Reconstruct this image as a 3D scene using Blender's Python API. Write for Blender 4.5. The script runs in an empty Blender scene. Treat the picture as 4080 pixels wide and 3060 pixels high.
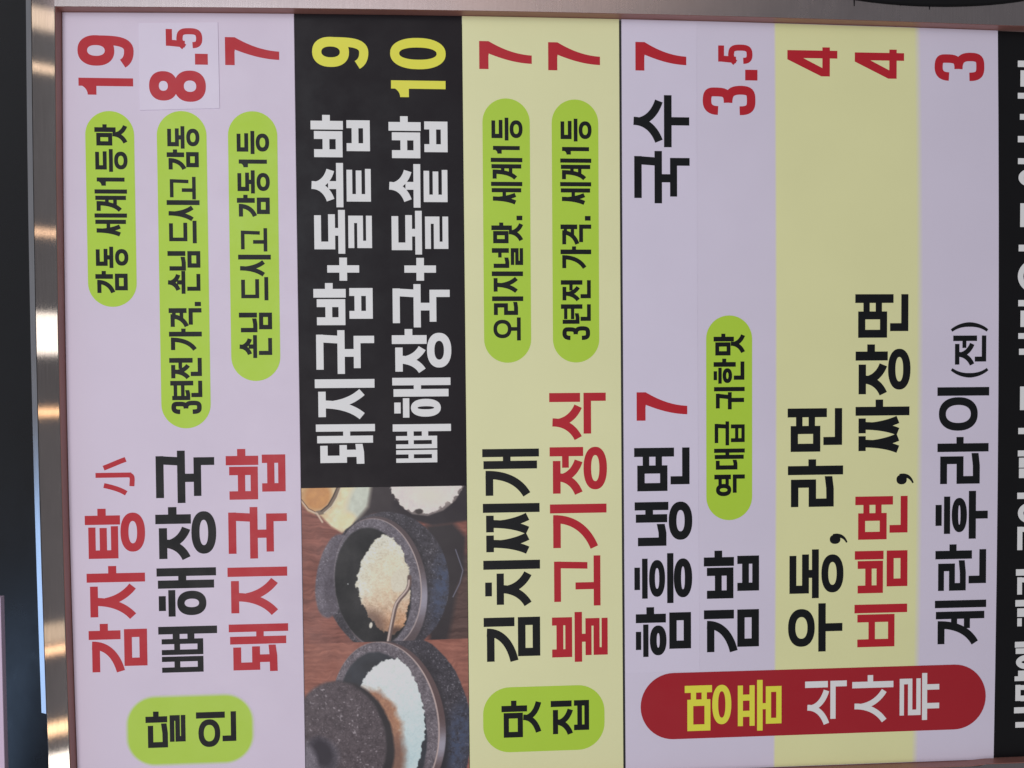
import bpy, math
import numpy as np
from mathutils import Matrix, Vector

# ------------------------------------------------------------------ camera
# World: X = along the lettering, Z = up the board, the board face is the plane y = 0
# and faces -Y.  The picture was taken with the phone turned on its side.
scene = bpy.context.scene
cam_data = bpy.data.cameras.new("camera")
cam = bpy.data.objects.new("camera", cam_data)
scene.collection.objects.link(cam)
cam_data.sensor_fit = 'HORIZONTAL'
cam_data.sensor_width = 36.0
cam_data.lens = 26.47
cam_data.clip_start = 0.01
cam_data.clip_end = 50.0
cam_right = Vector((-0.00695515, -0.05560882, -0.99842841))
cam_down = Vector((-0.99975368, -0.02065761, 0.00811493))
cam_fwd = Vector((-0.0210764, 0.99823891, -0.05545145))
m = Matrix((cam_right, -cam_down, -cam_fwd)).transposed().to_4x4()
m.translation = Vector((0.0158073, -0.74867918, 0.04158859))
cam.matrix_world = m
scene.camera = cam

# ------------------------------------------------------------------ light
world = bpy.data.worlds.new("World")
scene.world = world
world.use_nodes = True
bgn = world.node_tree.nodes["Background"]
bgn.inputs[0].default_value = (0.97, 0.95, 1.0, 1)
bgn.inputs[1].default_value = 0.21

def area(name, loc, target, sx, sy, power, color, roll=0.0):
    d = bpy.data.lights.new(name, 'AREA')
    d.shape = 'RECTANGLE'; d.size = sx; d.size_y = sy
    d.energy = power; d.color = color
    o = bpy.data.objects.new(name, d)
    scene.collection.objects.link(o)
    o.location = loc
    q = (Vector(target) - Vector(loc)).to_track_quat('-Z', 'Y')
    o.rotation_euler = q.to_euler()
    return o
# broad frontal room light, pinkish side light, bluish sky over the frame
area("key_cool", (0.68, -2.2, 0.72), (0.1, 0.0, -0.05), 1.2, 1.1, 15, (0.87, 0.96, 1.0))
area("key_warm", (-0.70, -2.2, 0.72), (-0.1, 0.0, -0.05), 1.2, 1.1, 15, (1.0, 0.94, 0.95))
area("fill_side", (1.42, -1.6, 0.75), (0.0, 0.0, 0.1), 0.7, 1.1, 2.6, (1.0, 0.80, 0.86))
area("fill_warm", (1.17, -1.6, -0.08), (0.2, 0.0, 0.0), 0.16, 0.9, 0.62, (1.0, 0.72, 0.58))
area("sky_edge", (-0.60, -0.22, 1.60), (-0.3, -0.02, 0.45), 1.0, 0.5, 2.0, (0.36, 0.60, 1.0))
# rows of lamps behind the photographer, seen as bars on the brushed steel
def strip(xa, xb, power, color, h=0.16, z=1.30, y=-1.6):
    """lamp whose mirror image on the upper rail runs from xa to xb (metres along the rail)"""
    f = 2.153; c = 0.0158
    a = xa + (xa - c) * f; b = xb + (xb - c) * f
    return area("lamp", ((a + b) / 2, y, z), ((a + b) / 2, 0, z - 0.9), abs(b - a), h, power, color)
strip(0.357, 0.337, 0.065, (1.0, 0.80, 0.58))
strip(0.304, 0.298, 0.035, (1.0, 0.76, 0.52))
strip(0.150, 0.144, 0.035, (1.0, 0.66, 0.40))
strip(0.071, 0.032, 0.26, (1.0, 0.93, 0.82))
strip(-0.020, -0.026, 0.055, (1.0, 0.60, 0.30))
strip(-0.225, -0.243, 0.045, (1.0, 0.78, 0.52))
strip(-0.247, -0.254, 0.06, (1.0, 0.62, 0.34))
strip(-0.321, -0.332, 0.10, (1.0, 0.66, 0.36))
strip(-0.352, -0.385, 0.40, (1.0, 0.95, 0.84))

scene.view_settings.view_transform = 'Standard'
scene.view_settings.look = 'None'
scene.view_settings.exposure = 0.0
scene.view_settings.gamma = 1.0

# ------------------------------------------------------------------ measured tables (millimetres on the board)
LINES = [
    ('up', 'dish_name', 'red', 1.05, 'red Korean dish name in the top row', [('감', -279.5, 414.0, 49.3, 55.4), ('자', -226.1, 414.9, 52.3, 55.3), ('탕', -166.5, 415.6, 48.7, 56.8), ('小', -104.2, 404.7, 35.9, 36.8)], None),
    ('up', 'price', 'red', 1.05, 'red price 19', [('1', 280.7, 413.7, 16.0, 51.0), ('9', 308.3, 414.1, 29.0, 52.4)], None),
    ('up', 'lettering', 'ink', 1.0, None, [('맛', 232.3, 399.7, 20.3, 30.1), ('등', 207.2, 399.4, 21.8, 30.2), ('1', 193.9, 398.3, 7.9, 26.0), ('계', 169.2, 400.6, 21.2, 30.4), ('세', 145.8, 401.0, 21.6, 30.4), ('동', 115.0, 400.5, 20.5, 30.5), ('감', 90.2, 401.3, 22.0, 30.3)], 'p1'),
    ('up', 'dish_name', 'ink', 1.06, 'black Korean dish name in the second row', [('뼈', -279.9, 347.9, 45.3, 56.4), ('해', -224.8, 348.6, 47.7, 56.9), ('장', -170.5, 348.9, 53.2, 58.0), ('국', -113.5, 347.7, 51.2, 55.9)], None),
    ('sticker', 'price', 'red', 1.05, None, [('8', 274.8, 347.5, 29.9, 53.5), ('.', 310.5, 303.9, 10.4, 12.1), ('5', 326.1, 331.1, 19.1, 34.4)], None),
    ('up', 'lettering', 'ink', 1.0, None, [('동', 230.0, 331.5, 21.6, 30.4), ('감', 209.2, 332.3, 20.0, 30.3), ('고', 181.2, 329.8, 21.8, 24.5), ('시', 160.6, 333.1, 19.9, 31.2), ('드', 138.9, 331.2, 21.8, 26.1), ('님', 112.5, 333.1, 18.9, 31.1), ('손', 90.1, 333.0, 22.1, 30.7), ('.', 78.1, 308.0, 4.2, 5.9), ('격', 57.3, 332.9, 18.9, 31.2), ('가', 34.8, 332.9, 21.6, 31.2), ('전', 7.1, 333.1, 20.8, 30.9), ('년', -13.1, 332.5, 18.8, 30.4), ('3', -26.7, 331.8, 13.0, 28.9)], 'p2'),
    ('up', 'dish_name', 'red', 1.05, 'red Korean dish name in the third row', [('돼', -281.2, 280.3, 47.1, 57.5), ('지', -225.7, 280.7, 47.8, 57.7), ('국', -169.4, 279.2, 50.8, 56.6), ('밥', -111.1, 280.8, 49.7, 57.4)], None),
    ('up', 'price', 'red', 1.05, 'red price 7 in the third row', [('7', 310.8, 275.6, 26.8, 51.5)], None),
    ('up', 'lettering', 'ink', 1.0, None, [('등', 225.4, 265.8, 22.3, 31.0), ('1', 212.6, 264.1, 7.5, 26.9), ('동', 187.3, 265.6, 22.4, 30.9), ('감', 164.1, 266.4, 21.9, 31.4), ('고', 131.1, 263.1, 22.7, 25.2), ('시', 107.1, 266.0, 20.9, 31.3), ('드', 83.6, 263.5, 22.7, 26.0), ('님', 52.5, 266.1, 19.2, 31.8), ('손', 27.4, 265.8, 22.4, 31.2)], 'p3'),
    ('up', 'lettering', 'ink', 1.06, None, [('달', -353.7, 361.5, 35.8, 38.2), ('인', -354.7, 313.1, 34.7, 38.6)], 'b1'),
    ('up', 'dish_name', 'white', 0.98, 'upper white dish name on the black section', [('밥', 223.0, 194.9, 41.0, 57.2), ('솥', 174.4, 194.6, 43.1, 57.3), ('돌', 129.1, 192.6, 42.7, 55.9), ('+', 102.7, 180.5, 22.6, 31.0), ('밥', 59.2, 194.2, 41.2, 57.5), ('국', 11.3, 192.1, 42.9, 56.4), ('지', -33.1, 193.9, 39.2, 58.1), ('돼', -77.5, 193.4, 39.2, 57.6)], None),
    ('up', 'price', 'yellow', 1, 'yellow price 9', [('9', 310.5, 192.5, 29.0, 54.2)], None),
    ('up', 'dish_name', 'white', 0.98, 'lower white dish name on the black section', [('밥', 222.7, 119.5, 40.9, 57.6), ('솥', 174.4, 119.3, 42.6, 56.9), ('돌', 128.4, 117.5, 42.9, 55.5), ('+', 102.7, 105.4, 22.4, 31.0), ('국', 56.7, 117.2, 42.6, 56.1), ('장', 11.2, 118.4, 43.9, 58.4), ('해', -32.4, 118.4, 39.4, 57.3), ('뼈', -77.1, 118.4, 38.1, 57.4)], None),
    ('up', 'price', 'yellow', 1, 'yellow price 10', [('1', 282.2, 116.6, 16.2, 53.2), ('0', 309.5, 117.2, 30.4, 54.2)], None),
    ('up', 'dish_name', 'ink', 1.06, 'black Korean dish name on the yellow section', [('김', -280.4, 30.1, 46.5, 56.7), ('치', -223.6, 30.0, 47.2, 56.9), ('찌', -169.3, 30.0, 50.0, 56.8), ('개', -113.0, 30.2, 48.3, 56.7)], None),
    ('up', 'price', 'red', 1.05, 'red price 7 in the upper yellow row', [('7', 310.7, 30.1, 27.3, 51.9)], None),
    ('up', 'lettering', 'ink', 1.0, None, [('등', 240.9, 18.6, 22.4, 30.8), ('1', 227.9, 17.2, 7.6, 26.5), ('계', 202.7, 19.5, 21.1, 31.3), ('세', 178.5, 19.4, 21.7, 31.0), ('.', 162.4, -5.6, 4.5, 5.8), ('맛', 139.6, 19.4, 20.5, 30.9), ('널', 115.2, 19.1, 19.6, 31.0), ('지', 90.7, 19.3, 21.1, 31.0), ('리', 68.6, 19.2, 18.5, 31.0), ('오', 43.3, 18.1, 22.9, 27.2)], 'p4'),
    ('up', 'dish_name', 'red', 1.05, 'red Korean dish name on the yellow section', [('불', -280.8, -38.6, 50.6, 56.4), ('고', -224.1, -41.0, 50.8, 46.9), ('기', -167.3, -37.2, 46.2, 57.2), ('정', -113.0, -37.2, 49.3, 57.8), ('식', -57.6, -37.1, 48.2, 57.0)], None),
    ('up', 'price', 'red', 1.05, 'red price 7 in the lower yellow row', [('7', 310.5, -38.1, 27.5, 51.7)], None),
    ('up', 'lettering', 'ink', 1.0, None, [('등', 240.6, -50.0, 22.5, 31.0), ('1', 227.6, -51.4, 7.5, 27.0), ('계', 202.6, -49.5, 21.1, 31.1), ('세', 178.4, -49.3, 22.0, 31.1), ('.', 162.3, -73.9, 4.6, 5.7), ('격', 137.8, -49.4, 20.6, 30.8), ('가', 114.2, -49.3, 22.5, 30.8), ('전', 81.9, -49.4, 21.2, 30.1), ('년', 59.6, -49.4, 19.5, 30.0), ('3', 43.4, -50.7, 13.8, 27.9)], 'p5'),
    ('up', 'lettering', 'ink', 1.06, None, [('맛', -355.6, 12.9, 37.3, 39.1), ('집', -355.7, -36.8, 35.9, 38.9)], 'b2'),
    ('strip', 'dish_name', 'ink', 1.06, 'black Korean name of the cold noodle dish', [('함', -277.7, -123.7, 50.6, 56.7), ('흥', -223.4, -122.4, 50.9, 59.3), ('냉', -164.9, -122.9, 44.6, 59.0), ('면', -109.3, -122.6, 43.8, 56.6)], None),
    ('strip', 'price', 'red', 1.05, 'red price 7 in the middle of the strip', [('7', -38.0, -125.3, 28.6, 51.7)], None),
    ('strip', 'dish_name', 'ink', 1.06, 'black two-letter Korean dish name', [('국', 179.8, -123.7, 52.1, 56.2), ('수', 235.7, -123.2, 51.7, 56.4)], None),
    ('strip', 'price', 'red', 1.05, 'red price 7 at the end of the strip', [('7', 311.4, -125.3, 28.2, 51.4)], None),
    ('low', 'dish_name', 'ink', 1.06, 'black two-letter Korean dish name on the lilac section', [('김', -276.9, -193.8, 45.1, 57.1), ('밥', -220.1, -193.8, 49.0, 57.2)], None),
    ('low', 'price', 'red', 1.05, 'red price 3.5', [('3', 268.5, -193.4, 29.3, 53.9), ('.', 303.3, -236.8, 10.6, 12.6), ('5', 319.7, -209.2, 19.1, 35.1)], None),
    ('low', 'lettering', 'ink', 1.0, None, [('맛', 27.1, -204.1, 22.0, 31.7), ('한', -1.4, -204.1, 25.3, 31.7), ('귀', -27.5, -204.5, 22.7, 31.6), ('급', -64.0, -205.1, 24.4, 31.0), ('대', -88.6, -204.5, 21.3, 31.7), ('역', -115.6, -204.7, 21.9, 31.5)], 'p6'),
    ('low', 'dish_name', 'ink', 1.06, 'first black Korean dish name in the upper row of the yellow stripe', [('우', -277.4, -281.3, 49.9, 57.1), ('동', -222.1, -282.7, 50.3, 56.7), (',', -166.6, -324.9, 10.3, 18.7)], None),
    ('low', 'dish_name', 'ink', 1.06, 'second black Korean dish name in the upper row of the yellow stripe', [('라', -128.1, -281.0, 48.7, 57.8), ('면', -71.6, -280.7, 44.3, 56.9)], None),
    ('low', 'price', 'red', 1.05, 'red price 4 in the upper row of the yellow stripe', [('4', 308.4, -280.1, 29.1, 51.7)], None),
    ('low', 'dish_name', 'red', 1.05, 'red Korean dish name in the yellow stripe', [('비', -274.1, -351.1, 44.1, 55.9), ('빔', -218.3, -351.3, 43.7, 55.8), ('면', -162.9, -351.7, 44.5, 55.3)], None),
    ('low', 'dish_name', 'ink', 1.06, 'black Korean dish name after the comma in the yellow stripe', [('짜', -72.9, -351.7, 53.9, 56.9), ('장', -15.9, -351.6, 53.4, 57.9), ('면', 44.3, -351.1, 44.4, 55.9)], None),
    ('low', 'comma', 'ink', 1.06, None, [(',', -106.5, -395.1, 10.9, 18.3)], None),
    ('low', 'price', 'red', 1.05, 'red price 4 in the lower row of the yellow stripe', [('4', 307.1, -349.9, 29.3, 51.5)], None),
    ('low', 'dish_name', 'ink', 1.06, 'black Korean dish name in the last row', [('계', -274.9, -436.6, 47.0, 55.1), ('란', -217.8, -436.9, 48.2, 54.4), ('후', -164.1, -436.8, 49.7, 56.0), ('라', -106.9, -438.5, 48.5, 54.7), ('이', -51.9, -438.2, 44.9, 55.3), ('(', 2.1, -452.8, 11.7, 39.2), ('전', 14.5, -454.7, 31.6, 35.3), (')', 48.9, -452.5, 11.5, 39.1)], None),
    ('low', 'price', 'red', 1.05, 'red price 3', [('3', 305.9, -433.5, 28.7, 52.6)], None),
    ('low', 'lettering', 'yellow', 1, 'yellow two letters', [('명', -355.2, -173.8, 46.6, 48.2), ('품', -357.1, -228.8, 52.3, 45.6)], 'b3'),
    ('low', 'lettering', 'white', 1, 'white three letters', [('식', -354.4, -299.2, 46.4, 43.9), ('사', -353.1, -348.9, 49.8, 43.7), ('류', -351.9, -399.3, 49.1, 42.3)], 'b3'),
]
BADGES = {'b1': (-371.0, -303.1, 379.3, 258.1),
 'b2': (-370.5, -304.6, 31.3, -91.4),
 'b3': (-363.0, -295.0, -128.4, -491.8),
 'p1': (77.6, 265.3, 408.3, 362.6),
 'p2': (-40.6, 266.1, 341.3, 294.3),
 'p3': (5.0, 266.7, 274.0, 226.9),
 'p4': (21.2, 282.2, 27.4, -19.4),
 'p5': (21.0, 282.0, -41.2, -87.8),
 'p6': (-140.1, 67.5, -196.5, -243.8)}
EDGE = {'band_o': [(364.2, 449.9), (82.3, 452.1), (-38.1, 451.4), (-204.5, 450.3), (-364.4, 448.5)],
 'bot': [(-397.6, -293.6), (-394.4, -501.0)],
 'by': [(362.6, 46.8), (127.0, 46.4), (-127.2, 45.7), (-385.1, 45.2)],
 'cham_o': [(364.1, 455.9), (82.3, 458.0), (-72.6, 457.4), (-204.3, 456.3), (-309.5, 454.9)],
 'left': [(358.3, 427.7), (126.5, 430.7), (-120.4, 430.1), (-371.0, 427.5)],
 'oval': [(379.8, -329.7), (377.2, -363.2), (375.3, -404.5), (375.2, -435.7), (377.6, -472.3), (383.5, -514.2)],
 'photo': [(-100.9, 207.9), (-100.7, 46.2)],
 'right': [(358.1, -500.7), (127.7, -503.1), (-136.9, -503.8), (-394.0, -501.2)],
 'seam': [(361.8, -110.4), (127.2, -110.5), (-129.9, -111.3), (-390.9, -111.8)],
 'sliver': [(-215.7, 513.7), (-276.8, 512.3), (-347.4, 512.5), (-384.0, 512.3)],
 'steel_b': [(-396.4, -423.3), (-395.7, -525.5)],
 'steel_l': [(359.5, 428.6), (143.8, 432.2), (-19.2, 431.9), (-205.0, 431.0), (-365.1, 427.3)],
 'steel_t': [(359.5, 428.1), (363.3, 161.4), (364.9, -170.1), (359.3, -519.7)],
 'sticker': [(349.4, 356.4), (351.5, 281.8), (269.0, 281.3), (266.2, 356.6)],
 'stripb': [(-297.1, -113.6), (-295.7, -189.3)],
 'stripr': [(360.9, -187.3), (127.3, -187.4), (-81.4, -188.3), (-296.2, -189.3)],
 'top': [(358.3, 427.7), (361.7, 209.4), (362.6, 46.8), (361.8, -110.4), (360.8, -267.7), (358.1, -500.7)],
 'wb': [(361.7, 209.4), (126.8, 209.0), (-124.3, 208.7), (-379.1, 207.7)],
 'yl': [(360.8, -267.2), (127.4, -268.3), (-132.7, -268.7), (-396.6, -266.7)],
 'yr': [(358.9, -415.1), (127.6, -419.1), (-135.4, -419.0), (-402.0, -415.6)]}
FRAGMENTS = [('bar', 320.9, 327.4, -521.6, -541.8),
 ('bar', 301.0, 317.5, -524.5, -541.9),
 ('bar', 288.7, 294.6, -521.8, -542.0),
 ('bar', 267.2, 273.1, -524.2, -542.2),
 ('bar', 244.2, 250.6, -522.2, -542.4),
 ('bar', 221.9, 227.9, -522.5, -542.6),
 ('bar', 157.5, 181.8, -525.3, -543.0),
 ('bar', 132.5, 139.3, -523.9, -543.3),
 ('bar', 76.0, 82.4, -523.9, -543.7),
 ('bar', 54.7, 71.5, -526.4, -543.9),
 ('bar', 42.4, 48.3, -524.2, -544.0),
 ('bar', 25.9, 32.2, -525.1, -544.2),
 ('bar', -31.3, -6.9, -526.5, -544.5),
 ('bar', -56.2, -49.8, -524.9, -544.8),
 ('bar', -79.3, -73.2, -524.6, -545.0),
 ('bar', -91.1, -80.8, -525.9, -545.1),
 ('bar', -101.9, -92.0, -526.0, -545.2),
 ('bar', -123.6, -117.1, -524.3, -545.4),
 ('bar', -203.7, -197.0, -523.5, -546.0),
 ('bar', -236.0, -229.2, -523.1, -546.3),
 ('bar', -279.1, -273.0, -522.9, -546.6),
 ('bar', -285.7, -279.9, -523.8, -546.7),
 ('bar', -314.3, -309.3, -522.8, -546.9),
 ('bar', -309.3, -303.4, -526.6, -546.9),
 ('bar', -348.2, -341.9, -522.5, -547.2),
 ('bar', -363.4, -357.5, -524.0, -547.3),
 ('bar', -177.0, -152.7, -524.7, -530.2),
 ('bar', -158.0, -152.9, -529.8, -545.6),
 ('bar', -223.5, -205.5, -525.0, -530.2),
 ('bar', -210.8, -205.8, -529.8, -546.1),
 ('bar', -246.9, -238.0, -525.2, -546.3),
 ('bar', -256.8, -248.4, -525.3, -530.2),
 ('bar', -335.2, -318.3, -523.8, -529.4),
 ('bar', -323.7, -318.7, -529.3, -547.0),
 ('bar', -335.6, -329.7, -529.4, -547.1),
 ('ring', 199.2, 217.0, -523.2, -545.4),
 ('ring', 88.9, 125.0, -523.2, -546.2),
 ('ring', -148.9, -128.0, -525.1, -548.2),
 ('ring', -302.1, -286.9, -524.2, -549.5)]
PRINT_CORNERS = [(-89.5, 220.4), (-92.2, 35.7), (-385.3, 38.0), (-378.4, 224.2)]


# ------------------------------------------------------------------ helpers
MM = 0.001
COL = scene.collection
def s2l(v):
    v = v / 255.0
    return v / 12.92 if v <= 0.04045 else ((v + 0.055) / 1.055) ** 2.4
def rgb(r, g, b): return (s2l(r), s2l(g), s2l(b))

def nodes(mat):
    mat.use_nodes = True
    nt = mat.node_tree
    return nt, nt.nodes["Principled BSDF"]

def print_mat(name, col, rough=0.42, spec=0.35, mottle=0.05, attr=None, bump=0.02):
    """ink or foil on a smooth coated sheet: faint mottling, faint orange-peel relief"""
    mt = bpy.data.materials.new(name)
    nt, b = nodes(mt)
    b.inputs['Roughness'].default_value = rough
    b.inputs['Specular IOR Level'].default_value = spec
    tc = nt.nodes.new('ShaderNodeTexCoord')
    n1 = nt.nodes.new('ShaderNodeTexNoise'); n1.inputs['Scale'].default_value = 9.0; n1.inputs['Detail'].default_value = 5
    n2 = nt.nodes.new('ShaderNodeTexNoise'); n2.inputs['Scale'].default_value = 420.0; n2.inputs['Detail'].default_value = 2
    nt.links.new(tc.outputs['Object'], n1.inputs['Vector']); nt.links.new(tc.outputs['Object'], n2.inputs['Vector'])
    mr = nt.nodes.new('ShaderNodeMapRange')
    mr.inputs['To Min'].default_value = 1 - mottle; mr.inputs['To Max'].default_value = 1 + mottle
    nt.links.new(n1.outputs['Fac'], mr.inputs['Value'])
    n3 = nt.nodes.new('ShaderNodeTexNoise'); n3.inputs['Scale'].default_value = 22.0; n3.inputs['Detail'].default_value = 7; n3.inputs['Roughness'].default_value = 0.65
    nt.links.new(tc.outputs['Object'], n3.inputs['Vector'])
    mr3 = nt.nodes.new('ShaderNodeMapRange'); mr3.inputs['From Min'].default_value = 0.3; mr3.inputs['From Max'].default_value = 0.7
    mr3.inputs['To Min'].default_value = rough * 0.78; mr3.inputs['To Max'].default_value = rough * 1.3
    nt.links.new(n3.outputs['Fac'], mr3.inputs['Value']); nt.links.new(mr3.outputs['Result'], b.inputs['Roughness'])
    mul = nt.nodes.new('ShaderNodeVectorMath'); mul.operation = 'SCALE'
    if attr:
        at = nt.nodes.new('ShaderNodeAttribute'); at.attribute_name = attr
        nt.links.new(at.outputs['Color'], mul.inputs[0])
    else:
        mul.inputs[0].default_value = col
    nt.links.new(mr.outputs['Result'], mul.inputs['Scale'])
    nt.links.new(mul.outputs['Vector'], b.inputs['Base Color'])
    bp = nt.nodes.new('ShaderNodeBump'); bp.inputs['Strength'].default_value = bump; bp.inputs['Distance'].default_value = 0.0005
    nt.links.new(n2.outputs['Fac'], bp.inputs['Height']); nt.links.new(bp.outputs['Normal'], b.inputs['Normal'])
    return mt

def steel_mat(name, along, base, rough, aniso=0.7, stretch=60.0):
    """brushed stainless: hair lines run along axis `along` (0 = X, 2 = Z)"""
    mt = bpy.data.materials.new(name)
    nt, b = nodes(mt)
    b.inputs['Metallic'].default_value = 1.0
    b.inputs['Base Color'].default_value = (*base, 1)
    tc = nt.nodes.new('ShaderNodeTexCoord')
    mp = nt.nodes.new('ShaderNodeMapping')
    sc = [1800.0, 1800.0, 1800.0]; sc[along] = 1800.0 / stretch
    mp.inputs['Scale'].default_value = sc
    nt.links.new(tc.outputs['Object'], mp.inputs['Vector'])
    n = nt.nodes.new('ShaderNodeTexNoise'); n.inputs['Scale'].default_value = 1.0; n.inputs['Detail'].default_value = 4
    nt.links.new(mp.outputs['Vector'], n.inputs['Vector'])
    n2 = nt.nodes.new('ShaderNodeTexNoise'); n2.inputs['Scale'].default_value = 26.0; n2.inputs['Detail'].default_value = 6
    nt.links.new(tc.outputs['Object'], n2.inputs['Vector'])
    mr = nt.nodes.new('ShaderNodeMapRange'); mr.inputs['To Min'].default_value = rough * 0.85; mr.inputs['To Max'].default_value = rough * 1.2
    nt.links.new(n2.outputs['Fac'], mr.inputs['Value'])
    nt.links.new(mr.outputs['Result'], b.inputs['Roughness'])
    b.inputs['Anisotropic'].default_value = aniso
    cx = nt.nodes.new('ShaderNodeCombineXYZ')
    cx.inputs[2 - along].default_value = 1.0      # the highlight spreads across the hair lines
    nt.links.new(cx.outputs[0], b.inputs['Tangent'])
    mr2 = nt.nodes.new('ShaderNodeMapRange'); mr2.inputs['To Min'].default_value = 0.75; mr2.inputs['To Max'].default_value = 1.15
    nt.links.new(n.outputs['Fac'], mr2.inputs['Value'])
    mul = nt.nodes.new('ShaderNodeVectorMath'); mul.operation = 'SCALE'; mul.inputs[0].default_value = base
    nt.links.new(mr2.outputs['Result'], mul.inputs['Scale']); nt.links.new(mul.outputs['Vector'], b.inputs['Base Color'])
    bp = nt.nodes.new('ShaderNodeBump'); bp.inputs['Strength'].default_value = 0.03; bp.inputs['Distance'].default_value = 0.0002
    nt.links.new(n.outputs['Fac'], bp.inputs['Height']); nt.links.new(bp.outputs['Normal'], b.inputs['Normal'])
    return mt

def tag(o, label=None, cat=None, group=None, kind=None):
    if label: o['label'] = label
    if cat: o['category'] = cat
    if group: o['group'] = group
    if kind: o['kind'] = kind
    return o

def mesh_obj(name, verts, faces, mat, parent=None, colors=None):
    me = bpy.data.meshes.new(name)
    me.from_pydata(verts, [], faces)
    if colors is not None:
        ca = me.color_attributes.new('ink', 'FLOAT_COLOR', 'POINT')
        ca.data.foreach_set('color', np.asarray(colors, dtype=np.float32).ravel())
    me.materials.append(mat)
    me.update()
    o = bpy.data.objects.new(name, me)
    COL.objects.link(o)
    if parent: o.parent = parent
    return o

def root(name):
    o = bpy.data.objects.new(name, None); COL.objects.link(o); return o

def ip(poly, t, key=0):
    """smooth value on a measured line: poly = [(x,z)..]; key 0 -> z at x, key 1 -> x at z"""
    p = sorted(poly, key=lambda a: a[key])
    xs = [a[key] for a in p]; ys = [a[1 - key] for a in p]
    if len(xs) >= 3:
        c = np.polyfit(np.array(xs) / 400.0, ys, 2)
        return float(np.polyval(c, t / 400.0))
    return float(ys[0] + (ys[-1] - ys[0]) * (t - xs[0]) / (xs[-1] - xs[0]))

def slab(name, outline, y_front, thick, mat, parent=None, bev=0.4):
    """flat sheet with thickness and a tiny bevel; outline = [(x,z)] mm, counter-clockwise seen from the front"""
    P = np.array(outline, float)
    n = len(P)
    nxt = np.roll(P, -1, 0); prv = np.roll(P, 1, 0)
    e1 = P - prv; e2 = nxt - P
    e1 /= np.linalg.norm(e1, axis=1)[:, None] + 1e-9; e2 /= np.linalg.norm(e2, axis=1)[:, None] + 1e-9
    nn = np.stack([-(e1[:, 1] + e2[:, 1]), e1[:, 0] + e2[:, 0]], 1)
    nn /= np.linalg.norm(nn, axis=1)[:, None] + 1e-9
    Q = P + nn * bev
    v = []
    for (x, z) in Q: v.append((x * MM, y_front, z * MM))
    for (x, z) in P: v.append((x * MM, y_front + bev * MM, z * MM))
    for (x, z) in P: v.append((x * MM, y_front + thick, z * MM))
    f = [list(range(n)), list(range(3 * n - 1, 2 * n - 1, -1))]
    for i in range(n):
        j = (i + 1) % n
        f.append([i, n + i, n + j, j]); f.append([n + i, 2 * n + i, 2 * n + j, n + j])
    return mesh_obj(name, v, f, mat, parent)

def grid_sheet(name, xs, zlo, zhi, y, mat, parent):
    """sheet between two measured lines (functions of x)"""
    out = [(x, zlo(x)) for x in xs] + [(x, zhi(x)) for x in reversed(xs)]
    return out

# ------------------------------------------------------------------ lettering engine
# every glyph is drawn inside its ink box, x to the right, y downwards, in millimetres
def bez(p0, p1, p2, p3, n=10):
    t = np.linspace(0, 1, n)[:, None]
    p0, p1, p2, p3 = map(np.array, (p0, p1, p2, p3))
    return (1 - t) ** 3 * p0 + 3 * (1 - t) ** 2 * t * p1 + 3 * (1 - t) * t ** 2 * p2 + t ** 3 * p3

class Glyph:
    def __init__(s): s.prims = []
    def rect(s, x0, y0, x1, y1): s.prims.append(([(x0, y0), (x1, y0), (x1, y1), (x0, y1)], [[0, 1, 2, 3]]))
    def poly(s, pts): s.prims.append((list(pts), [list(range(len(pts)))]))
    def stroke(s, pts, w):
        P = np.array(pts, float); d = np.gradient(P, axis=0)
        d /= np.linalg.norm(d, axis=1)[:, None] + 1e-9
        nn = np.stack([-d[:, 1], d[:, 0]], 1)
        w = np.broadcast_to(np.asarray(w, float), (len(P),))[:, None]
        a = P + nn * w / 2; b = P - nn * w / 2; n = len(P)
        s.prims.append(([tuple(q) for q in a] + [tuple(q) for q in b], [[i, i + 1, n + i + 1, n + i] for i in range(n - 1)]))
    def ring(s, x0, y0, x1, y1, tx, ty, n=44):
        cx, cy = (x0 + x1) / 2, (y0 + y1) / 2; rx, ry = (x1 - x0) / 2, (y1 - y0) / 2
        v = []
        e = 2 / 2.25
        def pt(a, ax, ay):
            c, q = math.cos(a), math.sin(a)
            return (cx + ax * math.copysign(abs(c) ** e, c), cy + ay * math.copysign(abs(q) ** e, q))
        for i in range(n):
            a = 2 * math.pi * i / n
            v.append(pt(a, rx, ry)); v.append(pt(a, max(rx - tx, .01), max(ry - ty, .01)))
        s.prims.append((v, [[2 * i, 2 * i + 1, (2 * i + 3) % (2 * n), (2 * i + 2) % (2 * n)] for i in range(n)]))

CHO = 'ㄱㄲㄴㄷㄸㄹㅁㅂㅃㅅㅆㅇㅈㅉㅊㅋㅌㅍㅎ'
JUNG = 'ㅏㅐㅑㅒㅓㅔㅕㅖㅗㅘㅙㅚㅛㅜㅝㅞㅟㅠㅡㅢㅣ'
JONG = [''] + list('ㄱㄲㄳㄴㄵㄶㄷㄹㄺㄻㄼㄽㄾㄿㅀㅁㅂㅄㅅㅆㅇㅈㅊㅋㅌㅍㅎ')

def legs(g, x0, y0, x1, y1, tv, top=True, split=.42):
    """the two swept legs of siot / jieut"""
    w, h = x1 - x0, y1 - y0; cx = (x0 + x1) / 2
    k = tv * .42
    g.stroke(bez((cx, y0), (cx, y0 + h * .42), (cx - w * .16, y0 + h * .74), (x0 + k * .8, y1 - k * .75), 14), tv)
    g.stroke(bez((cx - tv * .05, y0 + h * split * .55), (cx + w * .04, y0 + h * .55), (cx + w * .2, y0 + h * .78), (x1 - k * .8, y1 - k * .75), 14), tv)

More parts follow.
